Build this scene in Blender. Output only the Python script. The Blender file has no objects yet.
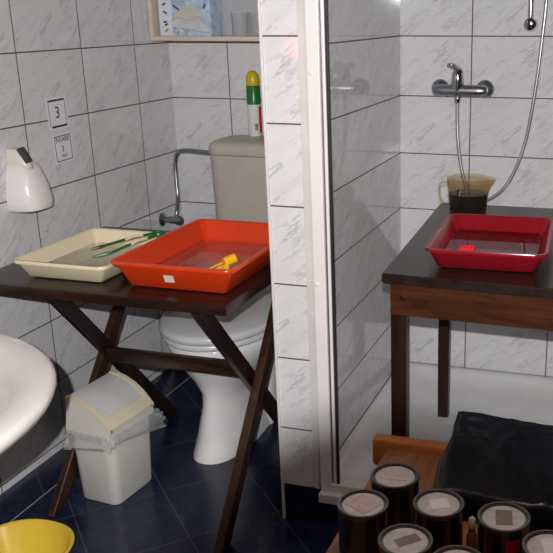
import bpy, bmesh, math, random
from mathutils import Vector, Matrix
random.seed(7)
PI = math.pi
SC = bpy.context.scene
C = SC.collection

# ------------------------------------------------------------------ materials
def mat(name):
    m = bpy.data.materials.new(name); m.use_nodes = True
    nt = m.node_tree; b = nt.nodes['Principled BSDF']
    return m, nt, b
def N(nt, t, **kw):
    n = nt.nodes.new(t)
    for k, v in kw.items(): setattr(n, k, v)
    return n
def link(nt, a, b): nt.links.new(a, b)
def math_(nt, op, a, b=None, c=None):
    n = N(nt, 'ShaderNodeMath', operation=op)
    for i, v in enumerate((a, b, c)):
        if v is None: continue
        if isinstance(v, (int, float)): n.inputs[i].default_value = v
        else: link(nt, v, n.inputs[i])
    return n.outputs[0]
def mixc(nt, fac, a, b):
    n = N(nt, 'ShaderNodeMix', data_type='RGBA')
    for i, v in ((0, fac), (6, a), (7, b)):
        if isinstance(v, (int, float)): n.inputs[i].default_value = v
        elif isinstance(v, tuple): n.inputs[i].default_value = (*v, 1)
        else: link(nt, v, n.inputs[i])
    return n.outputs[2]
def noise(nt, vec, scale, detail=4, rough=.5, dist=0):
    n = N(nt, 'ShaderNodeTexNoise'); n.inputs['Scale'].default_value = scale
    n.inputs['Detail'].default_value = detail; n.inputs['Roughness'].default_value = rough
    n.inputs['Distortion'].default_value = dist
    if vec is not None: link(nt, vec, n.inputs['Vector'])
    return n.outputs['Fac']
def ramp(nt, fac, p0, p1):
    n = N(nt, 'ShaderNodeMapRange'); n.inputs[1].default_value = p0; n.inputs[2].default_value = p1
    link(nt, fac, n.inputs[0]); return n.outputs[0]
def coords(nt): return N(nt, 'ShaderNodeTexCoord').outputs['Object']

def plain(name, col, rough=.4, var=.08, scale=14, metallic=0, spec=.5, bump=0, bscale=60, coat=0):
    m, nt, b = mat(name)
    co = coords(nt); f = noise(nt, co, scale)
    dk = tuple(max(0, c * (1 - var)) for c in col); lt = tuple(min(1, c * (1 + var)) for c in col)
    link(nt, mixc(nt, ramp(nt, f, .3, .7), dk, lt), b.inputs['Base Color'])
    b.inputs['Roughness'].default_value = rough; b.inputs['Metallic'].default_value = metallic
    b.inputs['Specular IOR Level'].default_value = spec; b.inputs['Coat Weight'].default_value = coat
    if bump:
        bp = N(nt, 'ShaderNodeBump'); bp.inputs['Strength'].default_value = bump
        bp.inputs['Distance'].default_value = .004
        link(nt, noise(nt, co, bscale, 3), bp.inputs['Height']); link(nt, bp.outputs[0], b.inputs['Normal'])
    return m

def wall_tile(name, axis, u0, v0, w=.30, h=.20, gw=.0032, base=(.735, .73, .745)):
    """white marbled glazed tile, laid in a straight grid with grey-brown joints"""
    m, nt, b = mat(name); co = coords(nt)
    sx = N(nt, 'ShaderNodeSeparateXYZ'); link(nt, co, sx.inputs[0])
    u = math_(nt, 'SUBTRACT', sx.outputs[axis], u0); v = math_(nt, 'SUBTRACT', sx.outputs[2], v0)
    un, vn = math_(nt, 'DIVIDE', u, w), math_(nt, 'DIVIDE', v, h)
    fu, fv = math_(nt, 'FLOOR', un), math_(nt, 'FLOOR', vn)
    def dist(n, size):                                    # distance to the nearest joint in metres
        fr = math_(nt, 'FRACT', n); return math_(nt, 'MULTIPLY', math_(nt, 'MINIMUM', fr, math_(nt, 'SUBTRACT', 1.0, fr)), size)
    d = math_(nt, 'MINIMUM', dist(un, w), dist(vn, h))
    g = ramp(nt, d, gw * .45, gw * .75)                     # 0 joint .. 1 tile
    cx = N(nt, 'ShaderNodeCombineXYZ'); link(nt, fu, cx.inputs[0]); link(nt, fv, cx.inputs[1])
    wn = N(nt, 'ShaderNodeTexWhiteNoise', noise_dimensions='3D'); link(nt, cx.outputs[0], wn.inputs[0])
    # veins run up to the right; a few print variants repeat over the wall
    pick = math_(nt, 'FLOOR', math_(nt, 'MULTIPLY', wn.outputs[0], 3.0))
    lu = math_(nt, 'MULTIPLY', math_(nt, 'FRACT', un), w); lv = math_(nt, 'MULTIPLY', math_(nt, 'FRACT', vn), h)
    a = math.radians(38)
    p = math_(nt, 'ADD', math_(nt, 'MULTIPLY', lu, math.cos(a)), math_(nt, 'MULTIPLY', lv, math.sin(a)))
    q = math_(nt, 'SUBTRACT', math_(nt, 'MULTIPLY', lv, math.cos(a)), math_(nt, 'MULTIPLY', lu, math.sin(a)))
    cv = N(nt, 'ShaderNodeCombineXYZ')
    link(nt, math_(nt, 'MULTIPLY', p, 8.0), cv.inputs[0]); link(nt, math_(nt, 'MULTIPLY', q, 29.0), cv.inputs[1])
    link(nt, math_(nt, 'MULTIPLY', pick, 7.3), cv.inputs[2])
    n1 = noise(nt, cv.outputs[0], 1.0, 5, .60, .45)
    vein = math_(nt, 'SUBTRACT', 1.0, ramp(nt, math_(nt, 'ABSOLUTE', math_(nt, 'SUBTRACT', n1, .5)), 0, .045))
    n2 = noise(nt, cv.outputs[0], .8, 3, .5, .3)
    vein = math_(nt, 'MULTIPLY', vein, ramp(nt, n2, .42, .68))
    cloud = ramp(nt, noise(nt, cv.outputs[0], .55, 4, .6, .4), .3, .75)
    col = mixc(nt, math_(nt, 'MULTIPLY', cloud, .6), base, tuple(c * .80 for c in base))
    col = mixc(nt, math_(nt, 'MULTIPLY', vein, .60), col, (.30, .295, .315))
    col = mixc(nt, g, (.105, .085, .078), col)
    link(nt, col, b.inputs['Base Color'])
    link(nt, math_(nt, 'SUBTRACT', .75, math_(nt, 'MULTIPLY', g, .69)), b.inputs['Roughness'])
    bp = N(nt, 'ShaderNodeBump'); bp.inputs['Strength'].default_value = .5; bp.inputs['Distance'].default_value = .0015
    link(nt, g, bp.inputs['Height']); link(nt, bp.outputs[0], b.inputs['Normal'])
    return m

def floor_tile(name):
    """navy mottled floor tile laid diagonally, with a straight border joint along the left wall"""
    m, nt, b = mat(name); co = coords(nt)
    sx = N(nt, 'ShaderNodeSeparateXYZ'); link(nt, co, sx.inputs[0])
    X, Y = sx.outputs[0], sx.outputs[1]
    def d(v, off, size):
        t = math_(nt, 'DIVIDE', math_(nt, 'SUBTRACT', v, off), size); fr = math_(nt, 'FRACT', t)
        return math_(nt, 'MULTIPLY', math_(nt, 'MINIMUM', fr, math_(nt, 'SUBTRACT', 1.0, fr)), size)
    s2 = 1 / math.sqrt(2)
    a = math_(nt, 'MULTIPLY', math_(nt, 'ADD', X, Y), s2); bb = math_(nt, 'MULTIPLY', math_(nt, 'SUBTRACT', X, Y), s2)
    dd = math_(nt, 'MINIMUM', d(a, -.64, .25), d(bb, .762, .26))
    border = math_(nt, 'ABSOLUTE', math_(nt, 'SUBTRACT', X, .122))
    left = math_(nt, 'LESS_THAN', X, .122)
    strip = d(a, -.697, .25)
    dd = math_(nt, 'ADD', math_(nt, 'MULTIPLY', strip, left), math_(nt, 'MULTIPLY', dd, math_(nt, 'SUBTRACT', 1.0, left)))
    g1 = ramp(nt, dd, .0012, .0024); g2 = ramp(nt, border, .0014, .0026)
    f = noise(nt, co, 26, 6, .65, .3); f2 = noise(nt, co, 7, 3)
    col = mixc(nt, ramp(nt, f, .36, .68), (.004, .007, .024), (.015, .024, .066))
    col = mixc(nt, math_(nt, 'MULTIPLY', ramp(nt, f2, .4, .8), .5), col, (.005, .008, .024))
    col = mixc(nt, g1, (.05, .05, .056), col); col = mixc(nt, g2, (.34, .35, .38), col)
    link(nt, col, b.inputs['Base Color']); b.inputs['Roughness'].default_value = .22
    bp = N(nt, 'ShaderNodeBump'); bp.inputs['Strength'].default_value = .25; bp.inputs['Distance'].default_value = .002
    link(nt, f, bp.inputs['Height']); link(nt, bp.outputs[0], b.inputs['Normal'])
    return m

def wood(name, dark, light, axis=0, rough=.3, scale=1.0, wear=0, knots=0):
    m, nt, b = mat(name); co = coords(nt)
    mp = N(nt, 'ShaderNodeMapping'); s = [22 * scale] * 3; s[axis] = 2.2 * scale
    mp.inputs['Scale'].default_value = s; link(nt, co, mp.inputs[0])
    f = noise(nt, mp.outputs[0], 1.6, 6, .6, .8); f2 = noise(nt, mp.outputs[0], 6, 3, .7)
    k = math_(nt, 'ADD', math_(nt, 'MULTIPLY', f, .75), math_(nt, 'MULTIPLY', f2, .25))
    col = mixc(nt, ramp(nt, k, .36, .66), dark, light)
    if knots:
        vo = N(nt, 'ShaderNodeTexVoronoi'); vo.inputs['Scale'].default_value = knots; link(nt, co, vo.inputs['Vector'])
        kn = math_(nt, 'SUBTRACT', 1.0, ramp(nt, vo.outputs['Distance'], .05, .13))
        col = mixc(nt, math_(nt, 'MULTIPLY', kn, .75), col, tuple(c * .25 for c in dark))
    if wear:
        wr = ramp(nt, noise(nt, co, 34, 5, .7), .70, .74)
        col = mixc(nt, math_(nt, 'MULTIPLY', wr, wear), col, (.30, .20, .15))
    link(nt, col, b.inputs['Base Color']); b.inputs['Roughness'].default_value = rough
    bp = N(nt, 'ShaderNodeBump'); bp.inputs['Strength'].default_value = .12; bp.inputs['Distance'].default_value = .002
    link(nt, f2, bp.inputs['Height']); link(nt, bp.outputs[0], b.inputs['Normal'])
    return m

def clear(name, col, rough, alpha=None, trans=1.0, ior=1.45):
    m, nt, b = mat(name); co = coords(nt)
    link(nt, mixc(nt, noise(nt, co, 20), tuple(c * .95 for c in col), col), b.inputs['Base Color'])
    b.inputs['Roughness'].default_value = rough; b.inputs['Transmission Weight'].default_value = trans
    b.inputs['IOR'].default_value = ior
    if alpha is not None: b.inputs['Alpha'].default_value = alpha
    return m

def tinted(name, col, gloss=.06, rough=.25, base=.35):
    m, nt, b = mat(name); co = coords(nt); out = nt.nodes['Material Output']
    tr = N(nt, 'ShaderNodeBsdfTransparent'); link(nt, mixc(nt, noise(nt, co, 15), tuple(c * .97 for c in col), col), tr.inputs[0])
    b.inputs['Base Color'].default_value = (*(c * base for c in col), 1); b.inputs['Roughness'].default_value = rough
    mx = N(nt, 'ShaderNodeMixShader'); mx.inputs[0].default_value = gloss
    link(nt, tr.outputs[0], mx.inputs[1]); link(nt, b.outputs[0], mx.inputs[2]); link(nt, mx.outputs[0], out.inputs['Surface']); return m

M = {}
M['tile_left'] = wall_tile('marbled wall tile left', 1, -.2311, 1.2232)
M['tile_back'] = wall_tile('marbled wall tile back', 0, .2355, 1.2232)
M['tile_shower'] = wall_tile('marbled wall tile shower', 0, 1.1365, 1.249)
M['tile_shower_side'] = wall_tile('marbled wall tile shower side', 1, -1.45, 1.249, 1.6)
M['tile_jamb'] = wall_tile('marbled wall tile partition end', 0, .70, 1.2764)
M['floor'] = floor_tile('navy floor tile')
M['navy'] = plain('navy plinth tile', (.006, .009, .026), .25, .35, 30)
M['pvc'] = plain('white plastic trim', (.70, .675, .66), .35, .03)
M['caulk'] = plain('grey beige joint filler', (.60, .58, .55), .6, .06)
M['frame'] = plain('white lacquered aluminium', (.78, .75, .75), .3, .02)
M['alu'] = plain('polished aluminium', (.82, .83, .85), .18, .02, metallic=1)
M['alu_grey'] = plain('brushed aluminium', (.5, .51, .53), .35, .05, metallic=1)
M['gasket'] = plain('black rubber', (.012, .013, .018), .5, .1)
M['acrylic'] = plain('white acrylic', (.83, .825, .82), .12, .03)
M['ceramic'] = plain('white ceramic', (.80, .79, .79), .07, .02, spec=.6)
M['ceramic_pink'] = plain('white ceramic basin glaze', (.68, .635, .625), .08, .02, spec=.6)
M['cream_plastic'] = plain('aged cream plastic', (.49, .455, .385), .4, .04)
M['seat_plastic'] = plain('white seat plastic', (.62, .62, .63), .25, .03)
M['chrome'] = plain('chrome', (.62, .62, .65), .1, .05, metallic=1)
M['chrome_dark'] = plain('tarnished chrome', (.36, .36, .39), .33, .12, metallic=1)
M['dark_wood'] = wood('dark brown stained wood', (.010, .0042, .003), (.036, .013, .008), 0, .28, 1, .55)
M['dark_wood_edge'] = wood('dark brown leg wood', (.007, .0035, .0025), (.022, .0095, .006), 2, .38)
M['dark_wood_red'] = wood('reddish worn leg wood', (.012, .005, .003), (.060, .021, .010), 2, .38)
M['black_wood'] = wood('blackish brown table top', (.011, .007, .006), (.026, .0155, .013), 1, .3, 1, .25)
M['apron_wood'] = wood('reddish brown apron wood', (.028, .0085, .003), (.092, .027, .009), 0, .32, .8, 0, 9)
M['leg_wood'] = wood('dark brown table leg', (.009, .0042, .003), (.026, .0105, .0065), 2, .35)
M['bench_wood'] = wood('varnished pine', (.32, .10, .020), (.62, .24, .06), 0, .35, .7, 0, 12)
M['bench_seat'] = wood('dull pine board', (.22, .085, .030), (.40, .17, .065), 1, .45, .8)
M['beige'] = plain('beige plastic', (.80, .70, .48), .22, .02)
M['orange'] = plain('orange red plastic', (.66, .046, .006), .25, .03)
M['red'] = plain('dark red plastic', (.25, .007, .014), .2, .05)
M['green'] = plain('green plastic', (.012, .115, .035), .3, .05)
M['dark_tip'] = plain('dark brown rubber tip', (.03, .012, .008), .4, .1)
M['yellow'] = plain('yellow plastic', (.80, .42, .01), .3, .05)
M['yellow_bowl'] = plain('mustard yellow plastic', (.66, .46, .045), .25, .05)
M['red_bright'] = plain('bright red plastic', (.75, .015, .02), .25, .05)
M['paper'] = plain('white paper', (.78, .76, .80), .7, .02)
M['ink'] = plain('black ink', (.02, .018, .025), .6, .1)
M['sticker'] = plain('pale price sticker', (.75, .62, .55), .5, .06, 60)
M['bin'] = plain('off white bin plastic', (.66, .64, .60), .4, .03, 30, bump=.05)
M['bin_flap'] = plain('greyish white flap plastic', (.62, .61, .60), .42, .03, 60, bump=.08)
M['bin_trim'] = plain('yellowed cream plastic', (.70, .64, .47), .38, .04)
M['soap_white'] = plain('glossy white plastic', (.80, .78, .77), .2, .02)
M['soap_cream'] = plain('cream pump plastic', (.72, .67, .60), .3, .03)
M['soap_black'] = plain('black pump button', (.05, .05, .052), .35, .1)
M['shelf_wood'] = wood('pale beige board', (.66, .54, .45), (.76, .65, .56), 0, .4)
M['shelf_back'] = plain('grey white back board', (.50, .51, .54), .5, .03)
M['box_blue'] = plain('pale blue printed card', (.46, .60, .74), .4, .28, 40)
M['box_white'] = plain('white printed card', (.72, .77, .82), .4, .05)
M['ink_blue'] = plain('blue printing ink', (.02, .06, .26), .4, .1)
M['ink_yellow'] = plain('ochre printing ink', (.45, .35, .06), .4, .1)
M['opening'] = plain('pale beige film', (.60, .58, .50), .4, .04)
M['tissue'] = plain('grey white tissue', (.62, .63, .65), .8, .06, 30, bump=.3, bscale=25)
M['spray_yellow'] = plain('yellow spray cap', (.62, .44, .005), .3, .04)
M['spray_green'] = plain('green printed tin', (.016, .15, .02), .3, .12, 40)
M['spray_white'] = plain('white printed tin', (.72, .73, .72), .3, .03)
M['can_body'] = plain('black lacquered tin', (.022, .016, .015), .16, .2, 18, spec=.7)
M['can_rim'] = plain('dull dark tin rim', (.17, .155, .14), .34, .1, metallic=.85)
M['can_lid'] = plain('scratched tin lid', (.60, .54, .51), .45, .18, 45, metallic=.25)
M['can_label'] = plain('old paper label', (.56, .45, .41), .7, .14, 50)
M['can_label_grey'] = plain('grey faded label', (.22, .19, .18), .6, .15, 50)
M['can_label_white'] = plain('clean white label', (.82, .79, .78), .6, .03, 50)
M['can_label_olive'] = plain('brown olive label', (.23, .19, .14), .6, .15, 50)
M['black_plastic'] = plain('black plastic sheet', (.004, .0045, .008), .3, .3, 9, spec=.4, bump=.2, bscale=16)
M['vial'] = plain('amber glass vial', (.22, .075, .012), .12, .2, spec=.7)
M['vial_cap'] = plain('cream vial cap', (.72, .60, .42), .35, .05)
M['hose'] = plain('ribbed steel hose', (.52, .52, .54), .32, .06, metallic=.92)
M['glass'] = tinted('drinking glass', (.93, .945, .94), .16, .08, 1)
M['jug'] = tinted('frosted jug plastic', (.92, .87, .77), .05, .25, .15)
M['jug_liquid'] = plain('dark brown developer', (.010, .008, .008), .08, .2)
M['liquid'] = clear('clear tray liquid', (.95, .93, .9), .0, .55, 1.0, 1.33)
M['liquid_red'] = clear('reddish fixer liquid', (.35, .12, .11), .0, .6, 1.0, 1.33)
M['bag'] = clear('thin translucent plastic bag', (.72, .72, .74), .2, .5, .3)
_nt = M['bag'].node_tree; _b = N(_nt, 'ShaderNodeBump'); _b.inputs['Strength'].default_value = .9; _b.inputs['Distance'].default_value = .006
link(_nt, noise(_nt, coords(_nt), 70, 4, .6, 1.5), _b.inputs['Height']); link(_nt, _b.outputs[0], _nt.nodes['Principled BSDF'].inputs['Normal'])
# clear('thin translucent plastic bag', (.72, .72, .74), .2, .5, .3)

# ------------------------------------------------------------------ mesh helpers (all in world metres)
def new(): return bmesh.new()
def loft(bm, loops, cap0=True, cap1=True):
    rows = [[bm.verts.new(p) for p in l] for l in loops]
    n = len(rows[0])
    for a, b in zip(rows, rows[1:]):
        for i in range(n):
            j = (i + 1) % n
            bm.faces.new((a[i], a[j], b[j], b[i]))
    if cap0: bm.faces.new(list(reversed(rows[0])))
    if cap1: bm.faces.new(rows[-1])
    return bm
def rot2(x, y, a): return x * math.cos(a) - y * math.sin(a), x * math.sin(a) + y * math.cos(a)
def rr(cx, cy, w, d, r, z, rot=0, n=5):
    r = min(r, w / 2 - 1e-4, d / 2 - 1e-4); out = []
    for (sx, sy, a0) in ((1, -1, -PI / 2), (1, 1, 0), (-1, 1, PI / 2), (-1, -1, PI)):
        for k in range(n + 1):
            a = a0 + PI / 2 * k / n
            x, y = sx * (w / 2 - r) + r * math.cos(a), sy * (d / 2 - r) + r * math.sin(a)
            x, y = rot2(x, y, rot); out.append((cx + x, cy + y, z))
    return out
def ell(cx, cy, a, bf, bb, z, n=40, e=2.0):
    """egg loop: half width a, front reach bf (towards -y), back reach bb"""
    out = []
    for k in range(n):
        t = 2 * PI * k / n; c, s = math.cos(t), math.sin(t)
        x = a * math.copysign(abs(c) ** (2 / e), c); y = math.copysign(abs(s) ** (2 / e), s) * (bb if s > 0 else bf)
        out.append((cx + x, cy + y, z))
    return out
def circ(c, r, axis='z', n=28):
    out = []
    for k in range(n):
        t = 2 * PI * k / n; a, b = r * math.cos(t), r * math.sin(t)
        out.append({'z': (c[0] + a, c[1] + b, c[2]), 'y': (c[0] + a, c[1], c[2] - b), 'x': (c[0], c[1] + a, c[2] + b)}[axis])
    return out
def lathe(bm, c, prof, axis='z', n=28, cap0=True, cap1=True):
    """prof: (radius, offset along axis)"""
    L = []
    for r, h in prof:
        p = list(c); p['xyz'.index(axis)] += h; L.append(circ(p, max(r, 1e-4), axis, n))
    return loft(bm, L, cap0, cap1)
def box(bm, lo, hi, bev=0, seg=2):
    r = bmesh.ops.create_cube(bm, size=1); vs = r['verts']
    for v in vs:
        for i in range(3): v.co[i] = lo[i] + (v.co[i] + .5) * (hi[i] - lo[i])
    if bev:
        es = list({e for v in vs for e in v.link_edges})
        bmesh.ops.bevel(bm, geom=es, offset=bev, segments=seg, affect='EDGES', profile=.6)
    return bm
def beam(bm, p0, p1, w, t, side=(1, 0, 0), bev=.003):
    """square bar from p0 to p1: t thick along side, w wide across"""
    p0, p1 = Vector(p0), Vector(p1); d = (p1 - p0).normalized(); s = Vector(side); s = (s - d * s.dot(d)).normalized(); q = d.cross(s)
    L = []
    for p in (p0, p1):
        L.append([p + s * t / 2 * a + q * w / 2 * b for a, b in ((-1, -1), (1, -1), (1, 1), (-1, 1))])
    loft(bm, L)
    if bev: bmesh.ops.bevel(bm, geom=bm.edges[:], offset=bev, segments=2, affect='EDGES')
    return bm
def smooth_path(pts, n=8):
    P = [Vector(p) for p in pts]; P = [2 * P[0] - P[1]] + P + [2 * P[-1] - P[-2]]; out = []
    for i in range(1, len(P) - 2):
        for k in range(n):
            t = k / n; a, b, c, d = P[i - 1:i + 3]
            out.append(.5 * ((2 * b) + (c - a) * t + (2 * a - 5 * b + 4 * c - d) * t * t + (3 * b - a - 3 * c + d) * t ** 3))
    return out + [P[-2]]
def tube(bm, pts, r, n=10, smooth=8, ridges=0, flat=1.0):
    P = smooth_path(pts, smooth) if smooth else [Vector(p) for p in pts]
    up = Vector((.31, .2, .93)); L = []
    for i, p in enumerate(P):
        d = (P[min(i + 1, len(P) - 1)] - P[max(i - 1, 0)]).normalized()
        s = up.cross(d)
        s = s.normalized() if s.length > 1e-4 else Vector((1, 0, 0)); u = d.cross(s); up = u
        rad = r[min(i, len(r) - 1)] if isinstance(r, list) else r
        if ridges and i % 2: rad *= 1 - ridges
        L.append([p + s * rad * math.cos(2 * PI * k / n) + u * rad * flat * math.sin(2 * PI * k / n) for k in range(n)])
    return loft(bm, L)

# ------------------------------------------------------------------ scene objects
def wloc(o):
    v = Vector((0, 0, 0))
    while o is not None: v += o.location; o = o.parent
    return v
def obj(name, bm, m, parent=None, loc=None, smooth=True, label=None, angle=40):
    bmesh.ops.remove_doubles(bm, verts=bm.verts, dist=1e-6)
    bmesh.ops.recalc_face_normals(bm, faces=bm.faces)
    off = wloc(parent) if parent is not None else Vector(loc or (0, 0, 0))
    bmesh.ops.translate(bm, verts=bm.verts, vec=-off)
    me = bpy.data.meshes.new(name); bm.to_mesh(me); bm.free()
    me.materials.append(M[m])
    if smooth:
        me.polygons.foreach_set('use_smooth', [True] * len(me.polygons))
        me.set_sharp_from_angle(angle=math.radians(angle))
    o = bpy.data.objects.new(name, me); C.objects.link(o)
    if parent is not None: o.parent = parent
    else: o.location = off
    if label: o['label'] = label
    return o
def tag(o, label, cat, group=None, kind=None):
    o['label'] = label; o['category'] = cat
    if group: o['group'] = group
    if kind: o['kind'] = kind
    return o
def thing(name, label, cat, loc, group=None):
    o = bpy.data.objects.new(name, None); o.empty_display_size = .05
    C.objects.link(o); o.location = loc
    return tag(o, label, cat, group)
def structure(name, bm, m, label, cat, parent=None, smooth=False):
    o = obj(name, bm, m, parent, smooth=smooth)
    if parent is None: o['kind'] = 'structure'; o['label'] = label; o['category'] = cat
    return o

# ================================================================== SETTING
XS, XP = .888, .834                       # shower face / toilet face of the partition
b = box(new(), (-.10, -3.6, -.10), (2.9, .10, 0)); structure('floor', b, 'floor', 'dark navy blue mottled floor tiles laid diagonally', 'floor')
b = box(new(), (-.10, -3.6, 0), (0, .10, 2.45)); structure('wall_left', b, 'tile_left', 'grey white marbled tile wall on the left with notes', 'wall')
b = box(new(), (0, 0, 0), (XS - .02, .10, 2.45)); structure('wall_back', b, 'tile_back', 'marbled tile wall behind the toilet', 'wall')
b = box(new(), (XS - .02, 0, 0), (2.9, .10, 2.45)); structure('wall_shower', b, 'tile_shower', 'marbled tile wall behind the shower mixer', 'wall')
# partition: slab, tiled end, trims
b = box(new(), (XP + .004, -.96, 0), (XS, 0, 2.45)); part_ = structure('wall_partition', b, 'tile_shower_side', 'partition wall between toilet and shower, shower side tiled', 'wall')
b = box(new(), (XP + .004, -1.028, .108), (.945, -.96, 2.45)); structure('tiled_end', b, 'tile_jamb', '', '', part_)
b = box(new(), (XP + .004, -1.026, 0), (.945, -.96, .1075)); structure('plinth', b, 'navy', '', '', part_)
b = box(new(), (XP, -1.034, 0), (XP + .0065, -.96, 2.45), .002); structure('corner_trim', b, 'pvc', '', '', part_)
b = box(new(), (.928, -1.0305, .108), (.9535, -1.0, 2.45), .001); structure('joint_strip', b, 'caulk', '', '', part_)
# shower entrance frame
b = box(new(), (.9535, -1.046, .135), (.984, -1.010, 2.1), .002)
fr = structure('trim_1', b, 'frame', 'white upright profile of the shower entrance', 'shower frame')
b = box(new(), (.984, -1.040, .135), (.990, -1.020, 2.1), .001); structure('groove', b, 'alu_grey', '', '', fr)
b = box(new(), (.990, -1.044, .135), (.9975, -1.026, 2.1), .002); structure('edge_bead', b, 'frame', '', '', fr)
b = box(new(), (.9975, -1.040, .135), (1.0035, -1.030, 2.1), .001); structure('gasket', b, 'gasket', '', '', fr)
for z in (1.196, .69):
    b = lathe(new(), (.962, -1.046, z), [(.0055, .001), (.0055, -.001), (.003, -.0025)], 'y', 16); structure('screw_cap', b, 'frame', '', '', fr)
b = box(new(), (.955, -1.046, .112), (1.95, -.99, .137), .002); structure('trim_2', b, 'frame', 'bottom rail of the shower entrance', 'shower frame')
b = box(new(), (.952, -1.062, .086), (1.95, -.990, .1125), .003); structure('trim_3', b, 'pvc', 'pale sill under the shower entrance', 'sill')
b = box(new(), (.945, -1.030, 0), (1.95, -.990, .086)); structure('trim_4', b, 'navy', 'dark blue tiled kerb under the shower sill', 'kerb')

# shower tray
t = thing('shower_tray', 'white acrylic shower tray under the dark table', 'shower tray', (1.4, -.5, 0))
cx, cy, w, d = (XS + 1.93) / 2, -.492, 1.93 - XS - .002, .976
b = loft(new(), [rr(cx, cy, w, d, .01, 0), rr(cx, cy, w, d, .01, .049), rr(cx, cy, w - .008, d - .008, .01, .053), rr(cx, cy, w - .06, d - .06, .03, .053),
                 rr(cx, cy, w - .08, d - .08, .04, .048), rr(cx, cy, w - .15, d - .15, .07, .033), rr(cx, cy, w - .3, d - .3, .09, .030)])
obj('tray_shell', b, 'acrylic', t, angle=60)
b = lathe(new(), (1.62, -.70, .030), [(.045, 0), (.045, .003), (.04, .004)], 'z', 24); obj('drain_cover', b, 'chrome', t)

# ================================================================== TOILET CORNER
t = thing('toilet', 'white ceramic toilet with cream cistern behind the folding table', 'toilet', (.49, -.6, 0))
X0 = .487
b = loft(new(), [ell(X0, -.62, .090, .207, .30, 0, e=2.3), ell(X0, -.62, .090, .205, .30, .010, e=2.3), ell(X0, -.62, .078, .185, .30, .06, e=2.2), ell(X0, -.62, .060, .158, .29, .16),
                 ell(X0, -.62, .066, .150, .28, .20), ell(X0, -.62, .100, .165, .26, .245), ell(X0, -.62, .140, .195, .24, .295), ell(X0, -.62, .165, .225, .23, .345),
                 ell(X0, -.62, .172, .235, .23, .378), ell(X0, -.62, .168, .231, .23, .384)])
obj('bowl', b, 'ceramic', t, angle=70)
b = loft(new(), [rr(X0 + .01, -.33, .17, .50, .08, 0), rr(X0 + .01, -.33, .16, .46, .075, .10), rr(X0 + .01, -.31, .13, .36, .06, .22), rr(X0 + .01, -.27, .17, .38, .07, .33), rr(X0, -.27, .24, .40, .08, .40)])
obj('trapway', b, 'ceramic', t, angle=70)
b = loft(new(), [ell(X0, -.62, .176, .240, .22, .386), ell(X0, -.62, .182, .246, .225, .391), ell(X0, -.62, .182, .246, .225, .402), ell(X0, -.62, .177, .241, .22, .406)])
obj('seat', b, 'seat_plastic', t, angle=70)
b = loft(new(), [ell(X0, -.62, .182, .247, .225, .409), ell(X0, -.62, .188, .253, .23, .414), ell(X0, -.62, .188, .253, .23, .428), ell(X0, -.62, .178, .243, .22, .436), ell(X0, -.61, .11, .16, .15, .440)])
obj('seat_lid', b, 'seat_plastic', t, angle=70)
xc, yc = .456, -.152
b = loft(new(), [rr(xc, yc, .36, .19, .05, .40), rr(xc, yc, .385, .205, .05, .55), rr(xc, yc, .402, .212, .05, .856)])
obj('cistern', b, 'cream_plastic', t, angle=60)
b = loft(new(), [rr(xc, yc, .404, .214, .05, .858), rr(xc, yc, .408, .218, .052, .862), rr(xc, yc, .408, .218, .052, .880), rr(xc, yc, .400, .208, .05, .894), rr(xc, yc, .37, .18, .05, .902), rr(xc, yc, .2, .1, .04, .905)])
obj('cistern_lid', b, 'cream_plastic', t, angle=60)

# supply hose and stop valve
t = thing('water_valve', 'chrome angle valve with grey hose on the corner beside the cistern', 'water valve', (.03, 0, .58))
b = lathe(new(), (0, -.15, .587), [(.026, .001), (.026, .004), (.016, .010), (.011, .012), (.011, .045)], 'x', 24); obj('rosette', b, 'chrome_dark', t)
b = lathe(new(), (.030, -.15, .587), [(.012, 0), (.013, .006), (.013, .03), (.016, .032), (.018, .048), (.014, .052)], 'x', 18); obj('valve_knob', b, 'chrome_dark', t)
b = tube(new(), [(.055, -.15, .588), (.062, -.145, .62), (.050, -.11, .665), (.044, -.10, .72), (.042, -.095, .79), (.060, -.10, .833), (.105, -.115, .845), (.20, -.14, .846), (.282, -.15, .846)], .0075, 10)
obj('supply_hose', b, 'chrome_dark', t)
b = lathe(new(), (.258, -.15, .846), [(.012, 0), (.012, .020)], 'x', 12); obj('hose_nut', b, 'chrome_dark', t)

# spray can on the cistern
t = thing('spray_can', 'air freshener spray can with yellow cap standing on the cistern', 'spray can', (.371, -.09, .905))
c = (.371, -.088, .904)
b = lathe(new(), c, [(.022, 0), (.0245, .004), (.0245, .112)], n=32, cap1=True); bd = obj('can_body', b, 'spray_white', t, label='white lower body')
b = lathe(new(), c, [(.0246, .112), (.0246, .175), (.022, .179)], n=32); obj('green_band', b, 'spray_green', t, label='green printed band')
b = lathe(new(), c, [(.0235, .178), (.0240, .182), (.0240, .200), (.0215, .214), (.016, .223), (.008, .2275), (.002, .229)], n=32); obj('cap', b, 'spray_yellow', t, label='yellow dome cap')
def arc_patch(c, r, a0, a1, z0, z1, n=8):
    bm = new(); L = []
    for k in range(n + 1):
        a = a0 + (a1 - a0) * k / n
        L.append([(c[0] + R * math.cos(a), c[1] + R * math.sin(a), c[2] + z) for R, z in ((r, z0), (r + .0006, z0), (r + .0006, z1), (r, z1))])
    return loft(bm, L)
obj('red_print', arc_patch(c, .0246, -.45, .6, .012, .105), 'red_bright', bd)
for k in range(7):
    obj('barcode_bar', arc_patch(c, .0246, -1.15 + .07 * k, -1.12 + .07 * k + .02 * (k % 2), .022, .046, 1), 'ink', bd)

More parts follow.
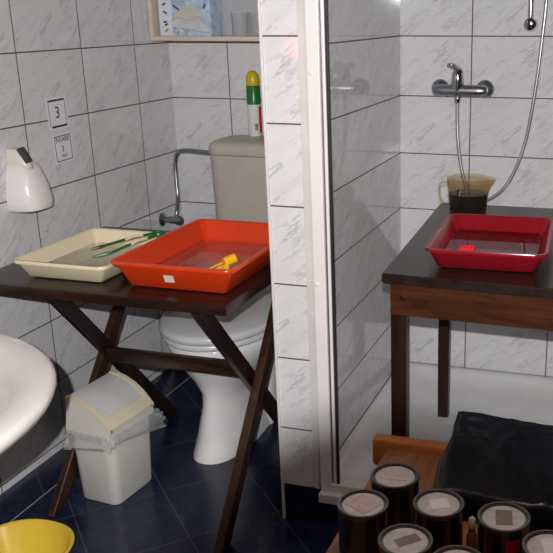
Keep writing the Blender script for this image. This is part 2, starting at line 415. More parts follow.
# wall shelf
t = thing('wall_shelf', 'pale wooden open wall shelf above the toilet', 'shelf', (.28, -.06, 1.236))
sx0, sx1, sy, sz0, sz1 = .003, .62, -.131, 1.234, 1.62
b = box(new(), (sx0, sy, sz0), (sx1, -.003, sz0 + .015), .001); obj('bottom_board', b, 'shelf_wood', t)
b = box(new(), (sx0, sy, sz0 + .015), (sx0 + .015, -.003, sz1), .001); obj('side_panel', b, 'shelf_wood', t)
b = box(new(), (sx1 - .015, sy, sz0 + .015), (sx1, -.003, sz1), .001); obj('side_panel', b, 'shelf_wood', t)
b = box(new(), (sx0, sy, sz1), (sx1, -.003, sz1 + .015), .001); obj('top_board', b, 'shelf_wood', t)
b = box(new(), (sx0 + .015, -.010, sz0 + .015), (sx1 - .015, -.003, sz1)); obj('back_board', b, 'shelf_back', t)

ZS = sz0 + .0152
t = thing('tissue_box', 'blue and white tissue box with paper pulled out on the shelf', 'tissue box', (.15, -.07, ZS))
bx0, bx1, by0, by1, bz1 = .036, .235, -.112, -.022, ZS + .128
b = box(new(), (bx0, by0, ZS), (bx1, by1, bz1), .0015); bxo = obj('carton', b, 'box_blue', t)
b = box(new(), (bx0 - .0004, by0 - .0006, ZS + .002), (bx0 + .046, by0 + .002, bz1 - .002)); obj('white_panel', b, 'box_white', bxo)
b = box(new(), (bx0 + .046, by0 - .0007, ZS + .002), (bx0 + .0500, by0 + .002, bz1 - .002)); obj('edge_stripe', b, 'paper', bxo)
for (px, pz, a, mm, ln) in ((.024, .080, -.5, 'ink_blue', .020), (.022, .048, .1, 'ink_blue', .018), (.026, .039, .3, 'ink_blue', .016), (.026, .020, .6, 'ink_yellow', .020),
                            (.068, .096, -.6, 'ink_blue', .034), (.060, .030, .4, 'ink_blue', .014), (.070, .012, .8, 'ink_yellow', .018), (.178, .100, 1.2, 'ink_blue', .020), (.022, .108, .4, 'ink_blue', .018)):
    bm = new(); L = []
    for yy in (by0 - .0002, by0 - .0012):
        L.append([(bx0 + px + ln / 2 * math.cos(q) * math.cos(a) - .0035 * math.sin(q) * math.sin(a), yy, ZS + pz + ln / 2 * math.cos(q) * math.sin(a) + .0035 * math.sin(q) * math.cos(a)) for q in [2 * PI * k / 12 for k in range(12)]])
    loft(bm, L); obj('printed_fleck', bm, mm, bxo)
# oval opening and the tissue hanging out of it
bm = new(); loft(bm, [[(.148 + .056 * math.cos(2 * PI * k / 28), yy, ZS + .064 + .040 * math.sin(2 * PI * k / 28)) for k in range(28)] for yy in (by0 - .0003, by0 - .0009)])
obj('opening_film', bm, 'opening', bxo, label='pale beige oval opening')
bm = new(); nx, nz = 14, 10; rows = []
for j in range(nz + 1):
    v = j / nz; row = []
    for i in range(nx + 1):
        u = i / nx
        x = .092 + u * (.105 + .06 * v) - .004 * v; z = ZS + .060 - v * (.053 * (.55 + .45 * u)) + .006 * math.sin(u * 9) * (1 - v)
        y = by0 - .003 - .013 * math.sin(v * PI * .7) - .004 * math.sin(u * 13 + v * 5) * v
        row.append(bm.verts.new((x, y, z)))
    rows.append(row)
for j in range(nz):
    for i in range(nx): bm.faces.new((rows[j][i], rows[j][i + 1], rows[j + 1][i + 1], rows[j + 1][i]))
r_ = bmesh.ops.extrude_face_region(bm, geom=bm.faces[:]); bmesh.ops.translate(bm, verts=[v for v in r_['geom'] if isinstance(v, bmesh.types.BMVert)], vec=(0, .0015, 0))
obj('tissue', bm, 'tissue', t, angle=80)

def tumbler(x, y, label):
    b = lathe(new(), (x, y, ZS), [(.026, 0), (.0285, .002), (.0305, .078), (.0300, .0795), (.0290, .078), (.0268, .010), (.002, .008)], n=32)
    o = obj('drinking_glass', b, 'glass', None, (x, y, ZS), angle=60)
    return tag(o, label, 'glass', 'tumblers on the wall shelf')
tumbler(.328, -.075, 'clear tumbler on the shelf nearer the tissue box')
tumbler(.392, -.070, 'clear tumbler on the shelf half hidden behind the tiled partition')

# notes on the left wall
def text_mesh(s, size):
    cu = bpy.data.curves.new('lettering', 'FONT'); cu.body = s; cu.size = size; cu.align_x = 'CENTER'; cu.align_y = 'CENTER'; cu.extrude = .0002
    o = bpy.data.objects.new('lettering', cu); C.objects.link(o)
    dg = bpy.context.evaluated_depsgraph_get(); me = bpy.data.meshes.new_from_object(o.evaluated_get(dg)); bpy.data.objects.remove(o); bpy.data.curves.remove(cu)
    return me
def wall_note(name, label, yc, zc, w, h, lean, lines, bars):
    t = thing(name, label, 'note', (0, yc, zc), 'notes taped to the left wall')
    def put(bm): # local (u right, v up) -> on the wall, reading from the room (right = +y)
        for v in bm.verts:
            u, q, k = v.co; u, q = rot2(u, q, lean); v.co = (.0008 + k, yc + u, zc + q)
        return bm
    b = box(new(), (-w / 2, -h / 2, 0), (w / 2, h / 2, .0006)); sh = obj('sheet', put(b), 'paper', t, smooth=False)
    for (x0, y0, x1, y1) in bars:
        b = box(new(), (x0, y0, .0006), (x1, y1, .0010)); obj('ruled_line', put(b), 'ink', sh, smooth=False)
    for (s, size, u, v) in lines:
        me = text_mesh(s, size); bm = new(); bm.from_mesh(me); bpy.data.meshes.remove(me)
        for q in bm.verts: q.co = (q.co.x + u, q.co.y + v, q.co.z + .0010)
        obj('lettering', put(bm), 'ink', sh, smooth=False)
w, h = .094, .097
wall_note('paper_note', 'small white paper note with a large 3 between two thick bars', -.683, 1.040, w, h, .02,
          [('3', .050, -.002, .001)], [(-.040, .036, .036, .0415), (-.034, -.042, .038, -.036), (-.040, -.036, -.0385, .036), (.0365, -.036, .038, .036)])
w, h = .088, .089
wall_note('paper_note', 'white paper note with a thin border reading FIXARE 3 min', -.675, .934, w, h, .03,
          [('FIXARE', .0205, 0, .026), ('3', .026, -.004, -.002), ('min.', .018, .002, -.022)],
          [(-.038, .036, .038, .0385), (-.038, -.0385, .038, -.036), (-.0385, -.037, -.0365, .037), (.0365, -.037, .0385, .037)])

# soap dispenser
t = thing('soap_dispenser', 'white wall soap dispenser with black pump button above the washbasin', 'soap dispenser', (0, -.865, .79))
ycn = -.889
def sd(z, hw, x1, off=0): # loop on the wall: half width hw along y, depth x1
    return [(.001, ycn - hw + off, z), (x1 * .5, ycn - hw * .99 + off, z), (x1 * .86, ycn - hw * .80 + off, z), (x1, ycn - hw * .45 + off, z), (x1, ycn + hw * .45 + off, z), (x1 * .86, ycn + hw * .80 + off, z), (x1 * .5, ycn + hw * .99 + off, z), (.001, ycn + hw + off, z)]
b = loft(new(), [sd(.792, 0.0541, .070), sd(.796, 0.0590, .080), sd(.815, 0.0607, .084), sd(.86, 0.0566, .076), sd(.905, 0.0467, .060), sd(.920, 0.0410, .050), sd(.924, 0.0344, .042)])
obj('body', b, 'soap_white', t, angle=50)
b = loft(new(), [sd(.905, .016, .052, -.013), sd(.913, .021, .061, -.014), sd(.926, .021, .060, -.016), sd(.946, .018, .046, -.018), sd(.964, .015, .034, -.020), sd(.968, .011, .024, -.020)])
nz_ = obj('pump_head', b, 'soap_cream', t, label='cream pump head', angle=50)
bm = new(); loft(bm, [[(.032 + dx, ycn - .019 + dy, .962 + dz) for dx, dy, dz in ((0, -.013, .004), (.026, -.012, -.034), (.026, .010, -.034), (0, .012, .004))],
                      [(.041 + dx, ycn - .019 + dy, .968 + dz) for dx, dy, dz in ((0, -.011, .004), (.024, -.010, -.032), (.024, .008, -.032), (0, .010, .004))]])
obj('push_button', bm, 'soap_black', t, label='black push button', smooth=False)

# washbasin (only its right front corner is in the picture)
t = thing('washbasin', 'white ceramic washbasin at the left edge of the picture', 'washbasin', (.41, -1.95, 0))
ZB = .72; bc = (.409, -1.986)
def sb(a, bb, z, e=2.1): return ell(bc[0], bc[1], a, bb, bb, z, 64, e)
b = loft(new(), [sb(.12, .12, .52), sb(.20, .19, .55), sb(.26, .26, .60), sb(.31, .32, .645), sb(.37, .385, .678), sb(.391, .405, .692), sb(.397, .411, .704), sb(.395, .409, .714), sb(.385, .399, ZB), sb(.350, .362, ZB - .001),
                 sb(.325, .335, ZB - .012), sb(.302, .31, ZB - .034), sb(.275, .28, ZB - .07), sb(.24, .21, ZB - .105), sb(.14, .12, ZB - .13), sb(.03, .03, ZB - .135)])
obj('basin', b, 'ceramic_pink', t, angle=80)
b = lathe(new(), (.34, -2.0, 0), [(.12, 0), (.115, .03), (.085, .25), (.10, .48), (.12, .52)], n=28); obj('pedestal', b, 'ceramic', t, angle=70)

# ================================================================== LEFT FOLDING TABLE
ZT = .670
t = thing('folding_table', 'dark brown wooden folding table with crossed legs in front of the toilet', 'table', (.43, -.88, 0))
b = box(new(), (.055, -1.198, ZT - .028), (.790, -.588, ZT), .004); obj('table_top', b, 'dark_wood', t)
TX = (1, 0, 0)
for (x, p, m_) in ((.2335, ((-1.118, .642), (-.560, .0)), 'dark_wood_edge'), (.2115, ((-.640, .642), (-1.172, .0)), 'dark_wood_red'),
                   (.705, ((-1.172, .642), (-.610, .0)), 'dark_wood_edge'), (.737, ((-.690, .642), (-1.208, .0)), 'dark_wood_red')):
    (y0, z0), (y1, z1) = p
    dz = .03; k = (y1 - y0) / (z0 - z1)
    bm = beam(new(), (x, y0 - k * dz, z0 + dz), (x, y1 + k * dz, z1 - dz), .043, .021 if x != .737 else .025, TX, 0)
    for zc, n_ in ((ZT - .028, (0, 0, 1)), (0.0, (0, 0, -1))):
        bmesh.ops.bisect_plane(bm, geom=bm.verts[:] + bm.edges[:] + bm.faces[:], plane_co=(0, 0, zc), plane_no=n_, clear_outer=True)
        bmesh.ops.holes_fill(bm, edges=[e for e in bm.edges if e.is_boundary])
    bmesh.ops.bevel(bm, geom=bm.edges[:], offset=.002, segments=1, affect='EDGES')
    obj('leg', bm, m_, t)
b = box(new(), (.245, -.918, .352), (.694, -.898, .394), .002); obj('stretcher', b, 'dark_wood', t)
b = box(new(), (.10, -.660, .600), (.76, -.640, .642), .002); obj('back_rail', b, 'dark_wood', t)

# trays
def tray(name, label, m_, cx, cy, w, d, z0, h, rot=0, flare=.022, rim=.010, r=.028, th=.003):
    t = thing(name, label, 'tray', (cx, cy, z0))
    wi, di = w - 2 * rim, d - 2 * rim
    L = [rr(cx, cy, wi - 2 * flare - .02, di - 2 * flare - .02, r * .6, z0 + .0005, rot), rr(cx, cy, wi - 2 * flare, di - 2 * flare, r * .7, z0 + .006, rot), rr(cx, cy, wi, di, r, z0 + h - .010, rot),
         rr(cx, cy, w - .002, d - .002, r + rim, z0 + h - .009, rot), rr(cx, cy, w, d, r + rim, z0 + h - .004, rot), rr(cx, cy, w - .003, d - .003, r + rim, z0 + h, rot), rr(cx, cy, wi + .002, di + .002, r, z0 + h, rot),
         rr(cx, cy, wi - 2 * th, di - 2 * th, r, z0 + h - .004, rot), rr(cx, cy, wi - 2 * flare - 2 * th, di - 2 * flare - 2 * th, r * .7, z0 + .010, rot), rr(cx, cy, wi - 2 * flare - .02, di - 2 * flare - .02, r * .6, z0 + .005, rot)]
    obj('tray_body', loft(new(), L), m_, t, angle=50)
    return t, (wi - 2 * flare, di - 2 * flare)
def liquid(label, m_, cx, cy, w, d, z, r, rot=0, dz=.012):
    b = loft(new(), [rr(cx, cy, w - .01, d - .01, r, z - dz, rot), rr(cx, cy, w, d, r, z, rot)])
    o = obj('liquid', b, m_, None, (cx, cy, z - dz)); tag(o, label, 'liquid', kind='stuff')
ZT1 = ZT + .0005
tray('developing_tray', 'beige plastic developing tray holding green tongs on the folding table', 'beige', .301, -.979, .276, .360, ZT1, .053, 0, .018, .010, .014)
liquid('clear liquid in the beige tray', 'liquid', .301, -.979, .212, .296, ZT1 + .020, .018)
ot, _ = tray('developing_tray', 'large orange developing tray beside the beige one on the folding table', 'orange', .6245, -.929, .338, .474, ZT1, .074, 0, .024, .012, .014)
liquid('clear liquid in the orange tray', 'liquid', .6245, -.929, .262, .398, ZT1 + .024, .018, 0, .016)
b = box(new(), (.604, -.0015, -.009), (.630, .0, .011)); 
for v in b.verts:  # sticker lies on the sloping front face
    y_ = -1.1535 + (-.0225) * ((v.co.z + .036) / .06); v.co.y += y_ + .0175 ; v.co.z += ZT1 + .036
obj('price_sticker', b, 'sticker', ot, smooth=False, label='pale price sticker')

# green tongs: a round spring head with two arms
t = thing('tongs', 'green and cream print tongs lying across the beige tray', 'tongs', (.38, -.90, ZT1 + .05))
hx, hy, hz = .407, -.842, ZT1 + .058
R3 = .017; ring = []
for k in range(15):
    a = -2.3 + 4.6 * k / 14 + .95
    ring.append((hx + R3 * math.cos(a), hy + R3 * math.sin(a), hz + .002))
b = tube(new(), ring, .0045, 8, 2, 0, 1.6); obj('spring_loop', b, 'green', t)
def arm(p0, p1, tip, mt, name):
    P = [Vector(p0), Vector(p0).lerp(Vector(p1), .5) + Vector((0, 0, .003)), Vector(p1)]
    b = tube(new(), P, .0032, 8, 6, 0, 1.3); o = obj('arm', b, 'green', t)
    b = tube(new(), [p1, Vector(p1).lerp(Vector(tip), .5), tip], [.0035, .005, .0055, .005, .0045, .004, .003], 8, 3); obj('grip_tip', b, mt, o, label=name)
    P2 = [P[0].lerp(P[2], .22) + Vector((.003, -.002, .003)), P[0].lerp(P[2], .42) + Vector((.003, -.002, .006)), P[0].lerp(P[2], .58) + Vector((.003, -.002, .003))]
    b = tube(new(), P2, .0036, 8, 5); obj('grip_pad', b, 'vial_cap', o, label='cream grip pad')
arm(ring[-1], (.312, -.965, ZT1 + .050), (.288, -.990, ZT1 + .045), 'dark_tip', 'dark brown tip')
arm(ring[0], (.350, -.990, ZT1 + .040), (.312, -1.020, ZT1 + .033), 'green', 'flat green tip')
# yellow tongs in the orange tray
t = thing('tongs', 'yellow handled tongs resting in the orange tray', 'tongs', (.72, -1.0, ZT1 + .05))
a, c_ = Vector((.733, -1.084, ZT1 + .068)), Vector((.752, -1.060, ZT1 + .075))
b = tube(new(), [a, a.lerp(c_, .33), a.lerp(c_, .66), c_], .0125, 16, 2); obj('handle_roll', b, 'yellow', t, label='yellow rolled handle')
for q in (-.009, .012):
    s = Vector((.78, -.62, 0)) * q
    b = tube(new(), [a + s + Vector((.006, .006, 0)), a + s + Vector((-.02, -.002, -.012)), a + s + Vector((-.072, .004, -.040))], .0028, 8, 6); obj('arm', b, 'yellow', t)
b = tube(new(), [a + Vector((.014, -.012, -.006)), a + Vector((.004, -.008, -.010)), a + Vector((-.008, -.004, -.013))], .007, 10, 3); obj('arm_lug', b, 'yellow', t)

# ================================================================== SWING BIN
cx, cy, th = .308, -1.015, math.radians(-6)
t = thing('swing_bin', 'off white plastic swing bin with bag edge hanging out under the table', 'bin', (cx, cy, 0))
b = loft(new(), [rr(cx, cy, .126, .162, .022, 0, th), rr(cx, cy, .134, .172, .026, .006, th), rr(cx, cy, .148, .186, .028, .200, th), rr(cx, cy, .148, .186, .028, .2125, th)])
obj('bin_body', b, 'bin', t, angle=50)
# lid: side profile is an arch, high on the far (left) side, falling to the right
W2, D2 = .075, .097
prof = []
for k in range(13):
    u = -W2 + 2 * W2 * k / 12; s = (u + W2) / (2 * W2)
    prof.append((u, .235 + .080 * max(0, 1 - s ** 2.4) ** .9))
def bp(u, v, z): x, y = rot2(u, v, th); return (cx + x, cy + y, z)
bm = new(); L = []
vs = [(-D2, 0), (-D2, 1), (-D2 + .004, 1.02), (D2 - .004, 1.02), (D2, 1), (D2, 0)]
for u, z in prof: L.append([bp(u + (.012 * max(0, -u / W2) if f else 0), v * (.975 if f else 1), .213 + (z - .213) * min(f, 1) + (.003 if f > 1 else 0)) for v, f in vs])
loft(bm, L); lid = obj('lid', bm, 'bin', t, angle=35)
def lid_strip(u0, u1, v0, v1, dz, n=14):
    bm = new(); L = []
    for k in range(n + 1):
        u = u0 + (u1 - u0) * k / n; s = min(1, max(0, (u + W2) / (2 * W2))); z = .238 + .080 * max(0, 1 - s ** 2.4) ** .9
        u_ = u + .012 * max(0, -u / W2); L.append([bp(u_, v0 * .978, z - .004), bp(u_, v1 * .978, z - .004), bp(u_, v1 * .978, z + dz), bp(u_, v0 * .978, z + dz)])
    return loft(bm, L)
obj('flap', lid_strip(-W2 + .001, W2 - .022, -D2 + .016, D2 - .016, .0035), 'bin_flap', lid)
for v0, v1 in ((-D2 - .002, -D2 + .012), (D2 - .012, D2 + .002)):
    obj('rim_trim', lid_strip(-W2 - .001, W2 + .002, v0, v1, .0055), 'bin_trim', lid, label='yellowed rim trim')
obj('rim_trim', lid_strip(W2 - .020, W2 + .002, -D2 + .004, D2 - .004, .0050, 6), 'bin_trim', lid, label='yellowed rim trim')
# bag cuff
bm = new(); L = []; n_ = 120
for j in range(7):
    f = j / 6; row = []
    base = rr(0, 0, .153, .187, .03, 0, 0, 29)
    for k, p in enumerate(base):
        ang = math.atan2(p[1], p[0]); wob = .009 * math.sin(ang * 17 + j * 1.9) + .004 * math.sin(ang * 31 + 3 * j) + .003 * math.sin(ang * 9 + j * 2.7)
        pull = max(0, math.cos(ang - .80)) ** 14 * .014 * (.3 + f)
        lf = .25 if abs(ang) > 2.2 else 1; g = 1 + (.003 + lf * abs(wob) * (.5 + f) + lf * .008 * math.sin(f * PI) + pull) / .085
        drop = .044 + .012 * math.sin(ang * 3 + 1) + .007 * math.sin(ang * 11)
        row.append(bp(p[0] * g, p[1] * g, .222 - f * drop + .003 * math.sin(ang * 23 + j * 2)))
    L.append(row)
loft(bm, L, False, False); obj('bin_bag', bm, 'bag', t, label='crinkled translucent bag cuff', angle=80)

# yellow basin on the floor
b = loft(new(), [ell(.330, -1.478, .080, .090, .090, .0005, 48, 2.3), ell(.330, -1.478, .088, .098, .098, .008, 48, 2.3), ell(.330, -1.478, .122, .132, .132, .092, 48, 2.3), ell(.330, -1.478, .130, .140, .140, .094, 48, 2.3), ell(.330, -1.478, .131, .141, .141, .098, 48, 2.3),
                 ell(.330, -1.478, .126, .136, .136, .101, 48, 2.3), ell(.330, -1.478, .119, .129, .129, .097, 48, 2.3), ell(.330, -1.478, .086, .096, .096, .012, 48, 2.3), ell(.330, -1.478, .076, .086, .086, .006, 48, 2.3)])
o = obj('plastic_bowl', b, 'yellow_bowl', None, (.330, -1.478, 0), angle=60); tag(o, 'mustard yellow plastic bowl on the floor at the bottom left', 'bowl')

# ================================================================== SHOWER
t = thing('shower_mixer', 'chrome shower mixer tap on the shower back wall', 'tap', (1.108, 0, 1.08))
for x in (1.031, 1.186):
    b = lathe(new(), (x, 0, 1.077), [(.031, -.001), (.031, -.006), (.027, -.014), (.018, -.019), (.016, -.045)], 'y', 32); obj('rosette', b, 'chrome_dark', t)
b = lathe(new(), (1.018, -.055, 1.075), [(.012, 0), (.017, .006), (.019, .03), (.020, .09), (.019, .15), (.017, .176), (.012, .182)], 'x', 24); obj('mixer_body', b, 'chrome_dark', t)
b = lathe(new(), (1.101, -.055, 1.075), [(.021, 0), (.022, .03), (.021, .045), (.019, .060), (.012, .068)], 'z', 24); cap = obj('cartridge_housing', b, 'chrome', t)
b = tube(new(), [(1.104, -.050, 1.136), (1.098, -.060, 1.148), (1.088, -.078, 1.158), (1.078, -.092, 1.160)], [.021, .021, .0205, .020, .0195, .019, .018, .0175, .017, .0165, .016, .0155, .015, .0145, .014, .0135, .012, .009], 12, 6, 0, .6); obj('lever', b, 'chrome', t)
b = lathe(new(), (1.102, -.055, 1.036), [(.009, 0), (.011, .003), (.011, .018), (.009, .022)], 'z', 16); obj('hose_outlet', b, 'chrome', t)
b = tube(new(), [(1.102, -.055, 1.036), (1.103, -.055, .97), (1.108, -.058, .90), (1.120, -.060, .82), (1.145, -.062, .74), (1.180, -.063, .703), (1.225, -.063, .715), (1.275, -.060, .760), (1.312, -.055, .835), (1.336, -.05, .92), (1.352, -.05, 1.02), (1.366, -.05, 1.14), (1.374, -.05, 1.24), (1.380, -.05, 1.32), (1.384, -.05, 1.42), (1.384, -.05, 1.62)], .0066, 10, 14, .14)
o = obj('shower_hose', b, 'hose', None, (1.2, -.06, .7), angle=80); tag(o, 'chrome shower hose looping from the mixer behind the jug', 'hose')
t = thing('shower_rail', 'chrome shower rail end on the wall at the upper right', 'shower rail', (1.334, 0, 1.29))
b = lathe(new(), (1.333, 0, 1.288), [(.023, -.001), (.023, -.008), (.020, -.022), (.021, -.040), (.019, -.052), (.012, -.056)], 'y', 28); obj('bracket', b, 'chrome', t)
b = lathe(new(), (1.333, -.040, 1.296), [(.0095, 0), (.0095, .62)], 'z', 20); obj('rod', b, 'chrome', t)

# dark table standing in the shower
ZR = .720
t = thing('wooden_table', 'dark wooden table standing in the shower tray', 'table', (1.40, -.6, .03))
quad = [(1.116, -1.012), (1.79, -1.034), (1.74, -.176), (1.078, -.192)]
def ins(d): # corners pulled towards the middle
    mx, my = sum(p[0] for p in quad) / 4, sum(p[1] for p in quad) / 4
    return [(x - math.copysign(d, x - mx), y - math.copysign(d, y - my)) for x, y in quad]
bm = loft(new(), [[(x, y, ZR - .026) for x, y in quad], [(x, y, ZR) for x, y in quad]])
bmesh.ops.bevel(bm, geom=bm.edges[:], offset=.004, segments=3, affect='EDGES'); obj('table_top', bm, 'black_wood', t)
q = ins(.020)
def panel(p0, p1, th_, z0, z1, m_, name):
    bm = beam(new(), (*p0, (z0 + z1) / 2), (*p1, (z0 + z1) / 2), z1 - z0, th_, Vector((p1[1] - p0[1], p0[0] - p1[0], 0)).normalized(), .0015); return obj(name, bm, m_, t)
za, zb_ = ZR - .107, ZR - .0265
panel(q[0], q[1], .020, za, zb_, 'apron_wood', 'apron'); panel((q[3][0], q[3][1]), (q[2][0], q[2][1]), .02, za, zb_, 'apron_wood', 'apron')
panel((q[0][0] + .010, q[0][1] + .011), (q[3][0] + .010, q[3][1] - .011), .02, za, zb_, 'apron_wood', 'apron'); panel((q[1][0] - .010, q[1][1] + .011), (q[2][0] - .010, q[2][1] - .011), .02, za, zb_, 'apron_wood', 'apron')
for (x, y, s, zf) in ((1.1515, -.965, .040, .0335), (1.137, -.365, .036, .0305), (1.73, -.965, .040, .0335), (1.70, -.365, .036, .0305)):
    b = loft(new(), [rr(x, y, s * .96, s * .96, .003, zf), rr(x, y, s, s, .003, zf + .3), rr(x, y, s, s, .003, ZR - .0265)]); obj('leg', b, 'leg_wood', t)
b = lathe(new(), (1.168, q[0][1] - .010, ZR - .062), [(.008, .001), (.008, -.0015), (.005, -.0025)], 'y', 16); obj('screw_plug', b, 'dark_wood', t, label='dark screw plug')

ZR1 = ZR + .0005
tray('developing_tray', 'dark red developing tray on the wooden table in the shower', 'red', 1.349, -.764, .304, .396, ZR1, .057, math.radians(3), .020, .010, .024)
liquid('reddish liquid in the dark red tray', 'liquid_red', 1.349, -.764, .236, .328, ZR1 + .019, .016, math.radians(3))
t = thing('tongs', 'short bright red tongs lying in the dark red tray', 'tongs', (1.31, -.90, ZR1 + .03))
b = tube(new(), [(1.288, -.893, ZR1 + .040), (1.306, -.893, ZR1 + .040), (1.324, -.894, ZR1 + .040)], .0125, 14, 3); obj('handle_roll', b, 'red_bright', t)
for y_ in (-.900, -.886):
    b = tube(new(), [(1.322, y_, ZR1 + .036), (1.35, y_ + .01, ZR1 + .028), (1.392, -.885 + (y_ + .893) * 1.8, ZR1 + .023)], .0026, 8, 6); obj('arm', b, 'red', t)

# measuring jug
jx, jy = 1.192, -.298
t = thing('measuring_jug', 'frosted plastic measuring jug half full of dark liquid behind the red tray', 'jug', (jx, jy, ZR1))
bm = new(); L = []
def jl(r, z, spout):
    out = []
    for k in range(48):
        a = 2 * PI * k / 48; e = max(0, math.cos(a)) ** 24 * spout
        out.append((jx + (r + e) * math.cos(a), jy + (r + e) * math.sin(a), z))
    return out
loft(bm, [jl(.056, ZR1, 0), jl(.059, ZR1 + .003, 0), jl(.0635, ZR1 + .056, 0), jl(.0665, ZR1 + .086, .006), jl(.0690, ZR1 + .108, .019), jl(.0690, ZR1 + .1095, .019), jl(.0675, ZR1 + .108, .019), jl(.065, ZR1 + .086, .006), jl(.0622, ZR1 + .056, 0), jl(.0575, ZR1 + .005, 0)])
obj('jug_wall', bm, 'jug', t, angle=60)
b = tube(new(), [(jx - .063, jy - .006, ZR1 + .090), (jx - .080, jy - .012, ZR1 + .092), (jx - .090, jy - .014, ZR1 + .082), (jx - .089, jy - .014, ZR1 + .056), (jx - .082, jy - .012, ZR1 + .03), (jx - .059, jy - .006, ZR1 + .020)], .0028, 8, 6, 0, 1.4); obj('handle', b, 'jug', t)
b = lathe(new(), (jx, jy, ZR1), [(.0572, .0055), (.0619, .054), (.0624, .060)], n=48)
o = obj('dark_liquid', b, 'jug_liquid', None, (jx, jy, ZR1)); tag(o, 'dark brown liquid inside the measuring jug', 'liquid', kind='stuff')

# ================================================================== FOREGROUND BENCH WITH CANS
ZN = .350
t = thing('wooden_bench', 'low varnished pine bench carrying the cans in the foreground', 'bench', (1.5, -1.55, 0))
b = box(new(), (1.180, -2.02, ZN - .028), (1.93, -1.191, ZN), .006, 3); obj('seat_board', b, 'bench_seat', t)
b = box(new(), (1.142, -1.1905, ZN - .055), (1.93, -1.156, ZN + .021), .014, 4); obj('back_lip', b, 'bench_wood', t, label='orange varnished raised lip')
for x in (1.21, 1.90):
    for y in (-1.215, -1.98):
        b = box(new(), (x - .02, y - .02, 0), (x + .02, y + .02, ZN - .028), .003); obj('leg', b, 'bench_wood', t)

def can(x, y, rot, label, kind, m_, dot=None):
    t = thing('tin_can', label, 'can', (x, y, ZN + .0005), 'tin cans on the bench'); H, R_ = .120, .0475
    c = (x, y, ZN + .0005)
    b = lathe(new(), c, [(R_ - .003, 0), (R_ - .0005, .002), (R_ - .0012, .006), (R_ - .0015, H - .012), (R_ - .001, H - .009)], n=48); bd = obj('can_body', b, 'can_body', t)
    b = lathe(new(), c, [(R_ - .001, H - .009), (R_, H - .006), (R_ + .0004, H - .002), (R_ - .0008, H), (R_ - .0045, H), (R_ - .0055, H - .002), (R_ - .006, H - .005), (R_ - .011, H - .005), (R_ - .0115, H - .0052)], n=48, cap0=False, cap1=False); obj('rim', b, 'can_rim', t)
    b = lathe(new(), c, [(R_ - .0058, H - .007), (R_ - .0058, H - .0055), (R_ - .0085, H - .0052), (R_ - .0095, H - .0035), (R_ - .013, H - .0032)], n=48); ld = obj('lid', b, 'can_lid', t)
    w_, d_, ox = kind; L = []
    bm = box(new(), (-w_ / 2, -d_ / 2, H - .0031), (w_ / 2, d_ / 2, H - .0024))
    for v in bm.verts:
        px, py = rot2(v.co.x + ox, v.co.y, rot); v.co = (x + px, y + py, c[2] + v.co.z)
    obj('lid_label', bm, m_, ld, smooth=False)
    if dot:
        obj('red_mark', arc_patch(c, R_ - .0012, dot - .28, dot + .28, .075, .098), 'red_bright', bd, label='red printed mark')
can(1.287, -1.499, .12, 'tin can at the back left, broad pale label across its lid, nearest the bench lip', (.050, .028, 0), 'can_label')
can(1.257, -1.609, -.5, 'leftmost tin can, creased pale label covering most of its lid', (.050, .044, 0), 'can_label')
can(1.390, -1.571, .45, 'tin can with a square pinkish label, beside the corner of the black sheet', (.034, .032, .002), 'can_label_white')
can(1.361, -1.697, .75, 'tin can with a dark grey strip label, in front of the leftmost pair', (.044, .022, .004), 'can_label_grey')
can(1.512, -1.583, 1.75, 'tin can with a brown olive label and a red mark below its rim', (.046, .030, 0), 'can_label_olive', -1.05)
can(1.600, -1.650, .30, 'tin can with a clean white label at the right edge of the picture', (.036, .050, .006), 'can_label_white')
can(1.460, -1.735, .2, 'tin can cut off by the bottom edge of the picture', (.04, .03, 0), 'can_label_grey')

t = thing('glass_vial', 'small amber vial with cream cap standing between the tin cans', 'vial', (1.450, -1.552, ZN))
c = (1.452, -1.566, ZN + .0005)
b = lathe(new(), c, [(.009, 0), (.010, .002), (.010, .058), (.006, .068), (.005, .078)], n=20); obj('bottle', b, 'vial', t)
b = lathe(new(), c, [(.0062, .074), (.0066, .076), (.0064, .093), (.003, .097), (.0005, .098)], n=20); obj('cap', b, 'vial_cap', t, label='cream cap')

# black plastic sheet wrapped round a flat package
bm = new(); nx, ny = 56, 46; x0, x1, y0, y1 = 1.332, 1.90, -1.440, -1.196
rnd = random.Random(3)
cre = [(rnd.uniform(x0, x1), rnd.uniform(y0, y1), rnd.uniform(0, PI), rnd.uniform(.05, .14), rnd.uniform(.0008, .0032)) for _ in range(46)]
def hgt(u, v):
    x, y = x0 + (x1 - x0) * u, y0 + (y1 - y0) * v; e = 0
    for px, py, a, ln, am in cre:
        dx, dy = x - px, y - py; al = dx * math.cos(a) + dy * math.sin(a); ac = -dx * math.sin(a) + dy * math.cos(a)
        e += am * math.exp(-(ac / .009) ** 2 - (al / ln) ** 2)
    return e
rows = []
for j in range(ny + 1):
    row = []
    for i in range(nx + 1):
        u, v = i / nx, j / ny
        edge = min(u, 1 - u) * (x1 - x0), min(v, 1 - v) * (y1 - y0); f = 1
        for d_ in edge: f *= min(1, (d_ + .0) / .022) ** .45 if d_ < .022 else 1
        x, y = x0 + (x1 - x0) * u, y0 + (y1 - y0) * v
        x += .006 * math.sin(v * 9 + 1) * (1 - u); y += .005 * math.sin(u * 14) + .020 * (u - .0) * -1
        row.append(bm.verts.new((x, y, ZN + .0015 + (.044 + .094 * v) * f + hgt(u, v) * f)))
    rows.append(row)
for j in range(ny):
    for i in range(nx): bm.faces.new((rows[j][i], rows[j][i + 1], rows[j + 1][i + 1], rows[j + 1][i]))
r_ = bmesh.ops.extrude_edge_only(bm, edges=[e for e in bm.edges if e.is_boundary]); 
for v in r_['geom']:
    if isinstance(v, bmesh.types.BMVert): v.co.z = ZN + .0006
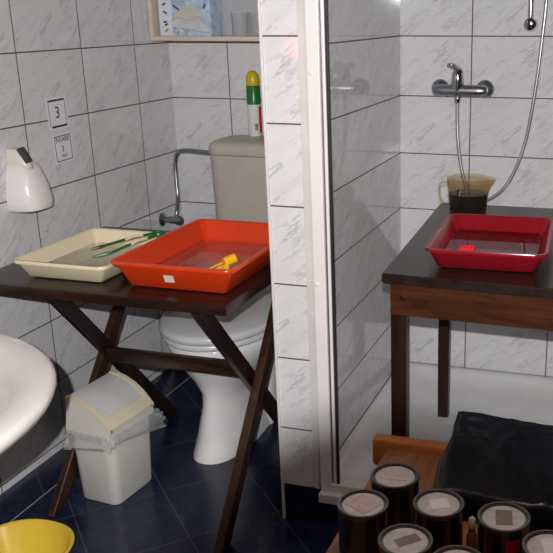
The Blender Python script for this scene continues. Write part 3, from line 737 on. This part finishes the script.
bmesh.ops.holes_fill(bm, edges=[e for e in bm.edges if e.is_boundary])
o = obj('black_package', bm, 'black_plastic', None, (1.6, -1.33, ZN), angle=80); tag(o, 'flat package wrapped in crinkled black plastic lying on the bench behind the cans', 'package')

# ================================================================== CAMERA AND LIGHT
yaw, pitch, roll = -.2782, -.3003, -.0048
fw = Vector((math.sin(yaw) * math.cos(pitch), math.cos(yaw) * math.cos(pitch), math.sin(pitch)))
rt = Vector((math.cos(yaw), -math.sin(yaw), 0)); up = rt.cross(fw)
rt, up = rt * math.cos(roll) + up * math.sin(roll), -rt * math.sin(roll) + up * math.cos(roll)
EYE = Vector((1.6837, -2.9013, 1.329))
cd = bpy.data.cameras.new('camera'); cam = bpy.data.objects.new('camera', cd); C.objects.link(cam)
mw = Matrix((rt, up, -fw)).transposed().to_4x4(); mw.translation = EYE; cam.matrix_world = mw
cd.sensor_width = 36; cd.lens = 848.54 / 553 * 36; cd.shift_x = (276.5 - 392.2) / 553; cd.shift_y = (274.2 - 276.5) / 553
cd.clip_start = .02
SC.camera = cam

def lamp(name, kind, loc, energy, size, col=(1, 1, 1), aim=None, **kw):
    ld = bpy.data.lights.new(name, kind); ld.energy = energy; ld.color = col
    if kind == 'AREA': ld.size = size
    else: ld.shadow_soft_size = size
    for k, v in kw.items(): setattr(ld, k, v)
    o = bpy.data.objects.new(name, ld); C.objects.link(o); o.location = loc
    if aim is not None: o.rotation_euler = (Vector(aim) - Vector(loc)).to_track_quat('-Z', 'Y').to_euler()
    return o
# camera behind the viewpoint, added unseen so its lens shades the lower flash beam
flash = EYE + up * .085 - rt * .0 - fw * .20
def ring(q, r): return [EYE - fw * q + rt * r * math.cos(2 * PI * k / 48) + up * r * math.sin(2 * PI * k / 48) for k in range(48)]
t = thing('photo_camera', 'unseen black photo camera on a tripod, added to shade the lower flash beam', 'camera', (EYE.x, EYE.y, 0))
b = loft(new(), [ring(.14, .030), ring(.14, .042), ring(.10, .0495), ring(.004, .0495), ring(.004, .0465), ring(.10, .0415), ring(.14, .030)], False, False); obj('shading_lens_barrel', b, 'gasket', t)  # barrel radius set by the shade it throws on the bottom centre
def cbox(q0, q1, x0, x1, z0, z1):
    return loft(new(), [[EYE - fw * q + rt * x + up * z for x, z in ((x0, z0), (x1, z0), (x1, z1), (x0, z1))] for q in (q0, q1)])
obj('camera_body', cbox(.1405, .235, -.07, .07, -.055, .05), 'gasket', t, smooth=False)
obj('flash_head', cbox(.212, .245, -.035, .012, .05, .10), 'gasket', t, smooth=False)
foot = EYE - fw * .19 - up * .056
for dx, dy in ((-.28, -.22), (.30, -.22), (.0, -.50)):
    b = tube(new(), [foot, (foot.x + dx, foot.y + dy, .012)], .012, 10, 0); obj('tripod_leg', b, 'gasket', t)
lamp('camera_flash', 'SPOT', flash, 176, .0075, (1, .985, .975), flash + fw * 2 + up * .20 - rt * .14, spot_size=math.radians(92), spot_blend=.6)
lamp('overhead_fill', 'AREA', (1.47, -1.78, 1.80), 4.6, .16, (1, .80, .72), (1.47, -1.77, 0))  # added warm fill, hung low out of view to brighten lids and bench
lamp('safelight', 'POINT', (.165, -2.9, 1.17), 1.2, .04, (1, .05, .03))
W = bpy.data.worlds.new('world'); SC.world = W; W.use_nodes = True
W.node_tree.nodes['Background'].inputs[0].default_value = (1, .90, .86, 1); W.node_tree.nodes['Background'].inputs[1].default_value = .026
SC.view_settings.view_transform = 'Standard'; SC.view_settings.look = 'None'
SC.view_settings.exposure = .16; SC.view_settings.gamma = 1; SC.view_settings.use_curve_mapping = False
